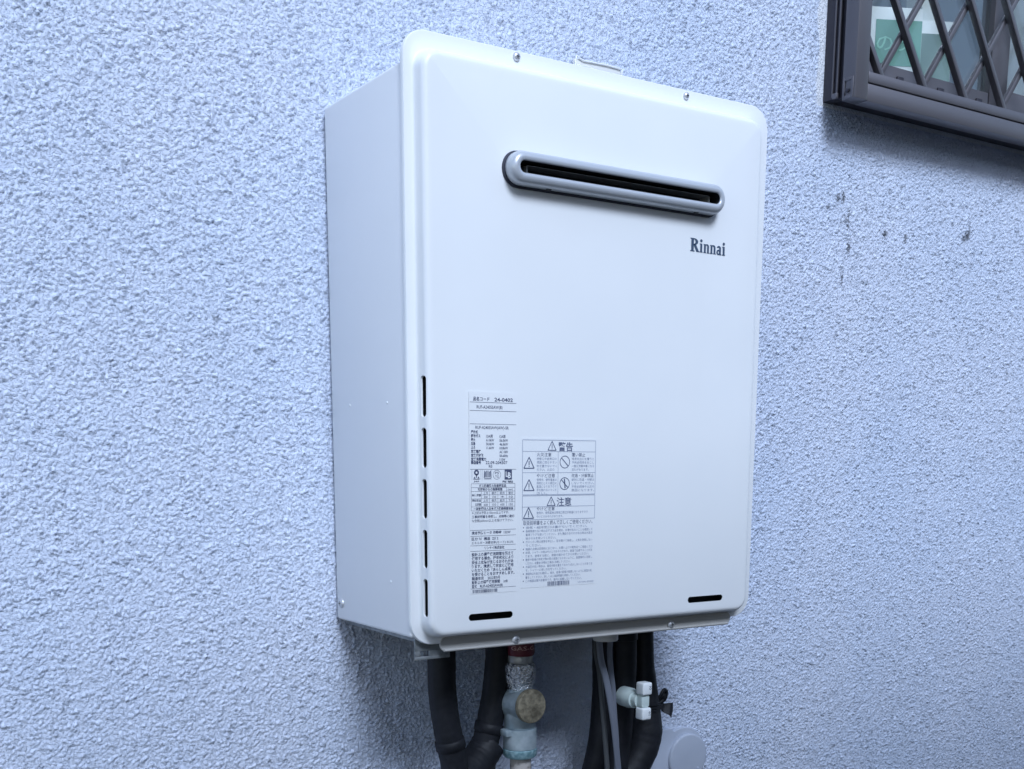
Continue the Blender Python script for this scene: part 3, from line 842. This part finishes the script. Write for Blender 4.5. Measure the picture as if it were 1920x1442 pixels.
lines = [(1, '換気・給排気口は塞がないでください。', .207), (1, '長期間使わない時は必ずガス栓を閉め、お湯が出ないことを確認して', .2142), (0, '電源プラグを抜いてください。また凍結のおそれがある時は水抜き', .2142), (0, '栓から水を抜いてください。', .166), (1, 'ガスくさい時は使用を中止し、窓を開けて換気し、火気を使用しない', .214), (0, 'でください。', .147),
         (1, '機器の点検は定期的におこない、お買い上げの販売店へご相談くださ', .2146), (1, '給湯、シャワーの時はやけどのおそれがあり、高温で出湯することがあ', .2142), (0, 'ります。使用する前に、湯温を確かめてからお使いください。', .210), (1, '暖房や乾燥の排気が隣の家の迷惑にならないように、設置場所に注意し', .2142), (0, 'ください。設置後の移動は工事店に依頼してください。', .185), (1, '水道圧が低い場合は、最低作動水量を下まわり点火しないことがありま', .2146), (0, 'す。シャワーの使い方を守ってください。', .180), (1, '凍結時は水抜きを確認し、給水、給湯の配管が破損しないように保温の処', .214), (0, '置をしてください。詳しくは工事説明書を参照してください。', .199), (1, 'この機器は屋外設置用です。屋内に設置しないでください。', .2005)]
z = .1238
for bl, s, xe in lines:
    if bl: ringf(G2, .1246, z + .0012, 0.00005, .00065, YT, 10)
    tt(s, .1274, xe, z, .0030); z -= .00372
barcode(G2, .1556, .1845, .0625, .0672, YT, 9)
tt('U27-0A1-0X(02)', .1955, .2165, .0638, .0026)
T.obj('print', M['ink_grey'], wl_); G2.obj('heading_print', M['ink_grey'], wl_); G3.obj('small_print', M['ink_pale'], wl_)

# ------------------------------------------------------------------ pipework under the heater
PG = 'black wrapped pipes under the heater'
def pipe(pts, r, label, wob=.022, seed=1, bands=()):
    t_ = thing('insulated_pipe', label, 'pipe', pts[-1], PG)
    MB().tube(pts, r, 26, wob=wob, seed=seed, sub=10).obj('wrapping', M['tape'], t_, True, angle=80)
    P_ = smooth(pts, 10)
    for k, rr in bands:
        q = P_[k]; d = (P_[min(k + 2, len(P_) - 1)] - P_[max(k - 2, 0)]).normalized()
        MB().lathe(q - d * .006, d, [(0, rr), (.0008, rr + .0012), (.011, rr + .0014), (.012, rr)], 26).obj('tape_band', M['tape'], t_, True, angle=60)
    return t_
pipe([(.0849, -.10, .012), (.0848, -.10, -.028), (.0852, -.10, -.0586), (.0884, -.10, -.0898), (.0945, -.10, -.1217), (.101, -.10, -.154), (.106, -.10, -.200)], .0160,
     'leftmost black wrapped pipe hanging straight down below the heater corner', seed=2, bands=((41, .0162),))
pipe([(.1745, -.08, .012), (.1726, -.08, -.0389), (.1681, -.08, -.077), (.1615, -.08, -.1085), (.1540, -.08, -.1393), (.1500, -.08, -.170), (.148, -.08, -.21)], .0158,
     'black wrapped pipe slanting left just left of the gas valve', seed=3, bands=((33, .0160),))
pipe([(.160, -.078, -.138), (.146, -.082, -.152), (.128, -.09, -.162), (.110, -.098, -.170)], .0205,
     'short thick black wrapped elbow joining the two left pipes', seed=4, wob=.03)
pipe([(.3363, -.07, .012), (.3372, -.07, -.050), (.338, -.07, -.0967), (.334, -.07, -.1521), (.324, -.07, -.1943), (.312, -.07, -.235)], .0150,
     'black wrapped pipe directly behind the grey cables', seed=5)
pipe([(.3568, -.085, .012), (.3580, -.085, -.030), (.3589, -.085, -.0619), (.3572, -.085, -.0963), (.3541, -.085, -.1446), (.3484, -.085, -.1946), (.344, -.085, -.235)], .0152,
     'black wrapped pipe carrying the white drain plug', seed=6, bands=((8, .0154), (30, .0156)))
def rD(t_): return .0125 + .0090 * min(1, max(0, (t_ - .25) / .35))
D_pts = [(.3961, -.075, .012), (.3970, -.075, -.018), (.3992, -.075, -.0602), (.4020, -.075, -.0958), (.4050, -.075, -.1319), (.4045, -.075, -.1571), (.3960, -.075, -.1813), (.376, -.075, -.2069), (.350, -.075, -.225)]
pD = thing('insulated_pipe', 'rightmost black wrapped pipe bulging into an elbow with a knotted tape tail', 'pipe', D_pts[-1], PG)
MB().tube(D_pts, rD, 28, wob=.022, seed=8, sub=9).obj('wrapping', M['tape'], pD, True, angle=80)
kn = MB()
for dz in (-.006, -.002, .002): kn.lathe((.4032 - dz * .05, -.075, -.1175 + dz), (0.05, 0, 1), [(-.002, .0165), (-.001, .0192), (.001, .0192), (.002, .0165)], 26)
kn.obj('tape_knot', M['tape'], pD, True, angle=60)
tl = MB()
def ribbon(P0, P1, w0, w1, th, seed):
    Rr = random.Random(seed); P0 = Vector(P0); P1 = Vector(P1); d = (P1 - P0); u = Vector((-d.z, 0.25 * d.length, d.x)).normalized(); nrm = d.normalized().cross(u)
    loops = []
    for k in range(8):
        q = P0 + d * k / 7 + nrm * .002 * math.sin(k * 1.3 + seed); w = w0 + (w1 - w0) * k / 7
        c_ = nrm * th
        loops.append([q - u * w / 2 - c_, q + nrm * .0016 * math.sin(seed + k) - c_, q + u * w / 2 - c_, q + u * w / 2 + c_, q + nrm * .0016 * math.sin(seed + k) + c_, q - u * w / 2 + c_])
    tl.loops(loops)
ribbon((.4180, -.083, -.1195), (.4400, -.086, -.1275), .006, .020, .0006, 1)
ribbon((.4160, -.082, -.1180), (.4290, -.085, -.1020), .008, .006, .0015, 2)
tl.tube([(.4150, -.082, -.1160), (.4175, -.088, -.1050), (.4225, -.088, -.0985), (.4285, -.086, -.1020), (.4270, -.085, -.1110), (.4200, -.083, -.1165)], .0028, 10, flat=.7)
tl.obj('tape_tail', M['tape'], pD, True, angle=60)

# gas valve
GV = thing('gas_valve', 'galvanised gas valve with round brass disc, foil wrap and red tape collar', 'gas valve', (.190, -.10, -.20))
gx, gy = .1905, -.10
MB().lathe((gx + .001, gy, .014), (0, 0, -1), [(0, .0160), (.036, .0160), (.041, .0162), (.0440, .0150)], 32).obj('red_collar', M['red'], GV, True)
rp = MB()
vs_, fs_ = glyphs('GAS-G', .01)
xa = min(v[0] for v in vs_); xb = max(v[0] for v in vs_)
rp.add([(gx + .001 + .01635 * math.sin(((v[0] - xa) / (xb - xa) - .55) * 1.9 - .3), gy - .01635 * math.cos(((v[0] - xa) / (xb - xa) - .55) * 1.9 - .3), -.0225 + v[1] * .0070) for v in vs_], fs_)
rp.obj('collar_lettering', M['red_print'], GV)
MB().lathe((gx, gy, -.0298), (0, 0, -1), [(0, .0140), (.001, .0146), (.0080, .0146), (.0090, .0142)], 32).obj('thread_ring', M['duct'], GV, True)
fo = MB(); loops = []; Rr = random.Random(5)
for k in range(12):
    t_ = k / 11; z = -.0388 - .0310 * t_
    rr = .0186 - .0035 * max(0, (t_ - .45) / .55) ** 1.2
    if k == 0: rr = .0162
    loops.append([Vector((gx + rr * (1 + .035 * math.sin(5 * a_ + k * .7) * Rr.uniform(.4, 1) + Rr.uniform(-.018, .018)) * math.cos(a_), gy + rr * (1 + .035 * math.sin(5 * a_ + k * .7) * Rr.uniform(.4, 1)) * math.sin(a_), z + Rr.uniform(-.0006, .0006))) for a_ in [2 * PI * i / 36 for i in range(36)]])
fo.loops(loops).obj('foil_wrap', M['foil'], GV, True, angle=25)
bd = MB()
bd.lathe((gx, gy, -.0700), (0, 0, -1), [(0, .0158), (.006, .0160), (.012, .0180), (.022, .0192), (.030, .0188), (.046, .0186), (.0475, .0172)], 36)
bd.obj('body', M['cast'], GV, True, angle=50)
MB().lathe((gx - .003, gy + .012, -.0880), (0.05, -1, .04), [(-.014, .0020), (-.013, .0180), (-.004, .0200), (.010, .0198), (.026, .0186), (.034, .0196), (.0345, .0190)], 40).obj('valve_stub', M['cast'], GV, True, angle=50)
MB().lathe((gx - .0018, gy - .0220, -.0868), (0.05, -1, .04), [(0, .0200), (.0045, .0203), (.0062, .0197), (.0066, .0184), (.0064, .0005)], 44).obj('brass_disc', M['brass'], GV, True, angle=50)
MB().tube([(gx - .0075, gy - .0155, -.1135), (gx - .0060, gy - .0168, -.1105), (gx, gy - .0178, -.1100)], .0008, 8).obj('cast_mark', M['cast'], GV, True)
MB().lathe((gx, gy, -.1170), (0, 0, -1), [(0, .0175), (.0006, .0200), (.0240, .0200), (.0248, .0192)], 36).obj('union_nut', M['cast'], GV, True, angle=40)
MB().box(gx - .0255, gx - .0170, gy - .010, gy + .004, -.1245, -.1165).obj('lug', M['cast'], GV, bevel=.0015)
MB().lathe((gx, gy, -.1420), (0, 0, -1), [(0, .0196), (.0006, .0203), (.0080, .0203), (.0105, .0182), (.0107, .0120)], 36).obj('verdigris_ring', M['verdigris'], GV, True, angle=40)
MB().tube([(gx + .001, gy, -.150), (gx + .001, gy, -.175), (gx + .001, gy, -.24)], .0128, 28, wob=.02, seed=3).obj('gas_pipe', M['beige_pipe'], GV, True, angle=80)

# cables
CG = 'grey cables hanging from the gland'
def cable(pts, r, m_, label, flat=.55):
    o = MB().tube(pts, r, 14, flat=flat, sub=8).obj('cable', m_, None, True, angle=80)
    o['label'] = label; o['category'] = 'cable'; o['group'] = CG
cable([(.2846, -.125, .012), (.2883, -.127, -.0364), (.2954, -.13, -.0664), (.3053, -.13, -.1086), (.3136, -.128, -.1485), (.3212, -.125, -.187), (.328, -.125, -.22)], .0044, M['cable'], 'pale blue-grey flat cable, foremost of those below the gland')
cable([(.3000, -.135, .012), (.3090, -.118, -.0300), (.3140, -.115, -.0600), (.3173, -.115, -.0802), (.3206, -.115, -.1142), (.3250, -.115, -.1556), (.328, -.113, -.22)], .0036, M['cable'], 'grey cable to the right of the pale flat one', .8)
cable([(.2800, -.13, .012), (.2880, -.118, -.0300), (.2963, -.115, -.0582), (.3022, -.115, -.1054), (.3072, -.115, -.1464), (.3115, -.115, -.1879), (.314, -.115, -.23)], .0034, M['cable_dark'], 'dark grey cable tucked behind, lowest at left of the pale one', .8)

# white drain plug
DP = thing('drain_plug', 'white plastic drain plug with a two-lobed handle on a black pipe', 'drain plug', (.343, -.10, -.0965))
MB().lathe((.3440, -.100, -.0950), (.02, -1, -.02), [(0, .0100), (.002, .0125), (.016, .0128), (.020, .0120), (.026, .0112), (.0265, .0095)], 32).obj('sleeve', M['cream_plastic'], DP, True)
MB().lathe((.3446, -.1265, -.0953), (.02, -1, -.02), [(0, .0090), (.008, .0088), (.0085, .0078)], 24).obj('collar', M['cream_plastic'], DP, True)
ho = MB()
ho.box(.3385, .3530, -.1480, -.1330, -.0870, -.0715)
ho.obj('handle_lobe', M['white_plastic'], DP, bevel=.0022, seg=3)
MB().box(.3385, .3525, -.1480, -.1330, -.1180, -.1030).obj('handle_lobe', M['white_plastic'], DP, bevel=.0022, seg=3)
MB().loops([rrect(.3395, .3515, -.1028, -.0872, .003, yy, 4) for yy in (-.1445, -.1330)]).obj('handle_bridge', M['cream_plastic'], DP, bevel=.0008)
mk = MB()
ringf(mk, .3495, -.0790, .0010, .0016, -.1482, 14); hl(mk, .3478, .3512, -.0762, .0006, -.1482)
ringf(mk, .3490, -.1088, .0006, .0013, -.1482, 14); hl(mk, .3473, .3508, -.1118, .0007, -.1482)
mk.obj('handle_mark', M['ink'], DP)

# round wall cap
WC = thing('wall_cap', 'round painted cover on the wall beside the black pipes', 'wall cap', (.532, 0, -.221))
MB().lathe((.5320, .001, -.2200), (0, -1, 0), [(0, .0425), (.004, .0425), (.0062, .0412), (.0065, .039)], 56).obj('base_disc', M['cap_paint'], WC, True, angle=50)
MB().lathe((.5375, -.0058, -.2215), (0, -1, 0), [(0, .0345), (.0045, .0345), (.0055, .0335), (.0058, .0315), (.0058, .002)], 56).obj('lid', M['cap_paint'], WC, True, angle=50)
MB().loops([rrect(.470, .5150, -.330, -.1760, .012, yy, 5) for yy in (.001, -.0070)]).obj('back_plate', M['cap_paint'], WC, bevel=.002)
MB().lathe((.5560, -.0115, -.2400), (0, -1, 0), [(0, .0026), (.0012, .0020), (.0014, .0003)], 14).obj('screw', M['cap_paint'], WC, True)

# ------------------------------------------------------------------ ground of the alley and an unseen wall across it
def structure(mb, name, m_):
    o = mb.obj(name, m_); o['kind'] = 'structure'; return o
gm = MB(); gm.add([(-60, -60, GROUND_Z), (60, -60, GROUND_Z), (60, 0.0, GROUND_Z), (-60, 0.0, GROUND_Z)], [(0, 1, 2, 3)])
structure(gm, 'ground', M['ground'])
structure(MB().box(-0.9, 7, -1.90, -1.75, GROUND_Z, 1.24), 'unseen_alley_wall', M['unseen_wall'])  # out of view; height, distance and left end shaped to block sky and sun
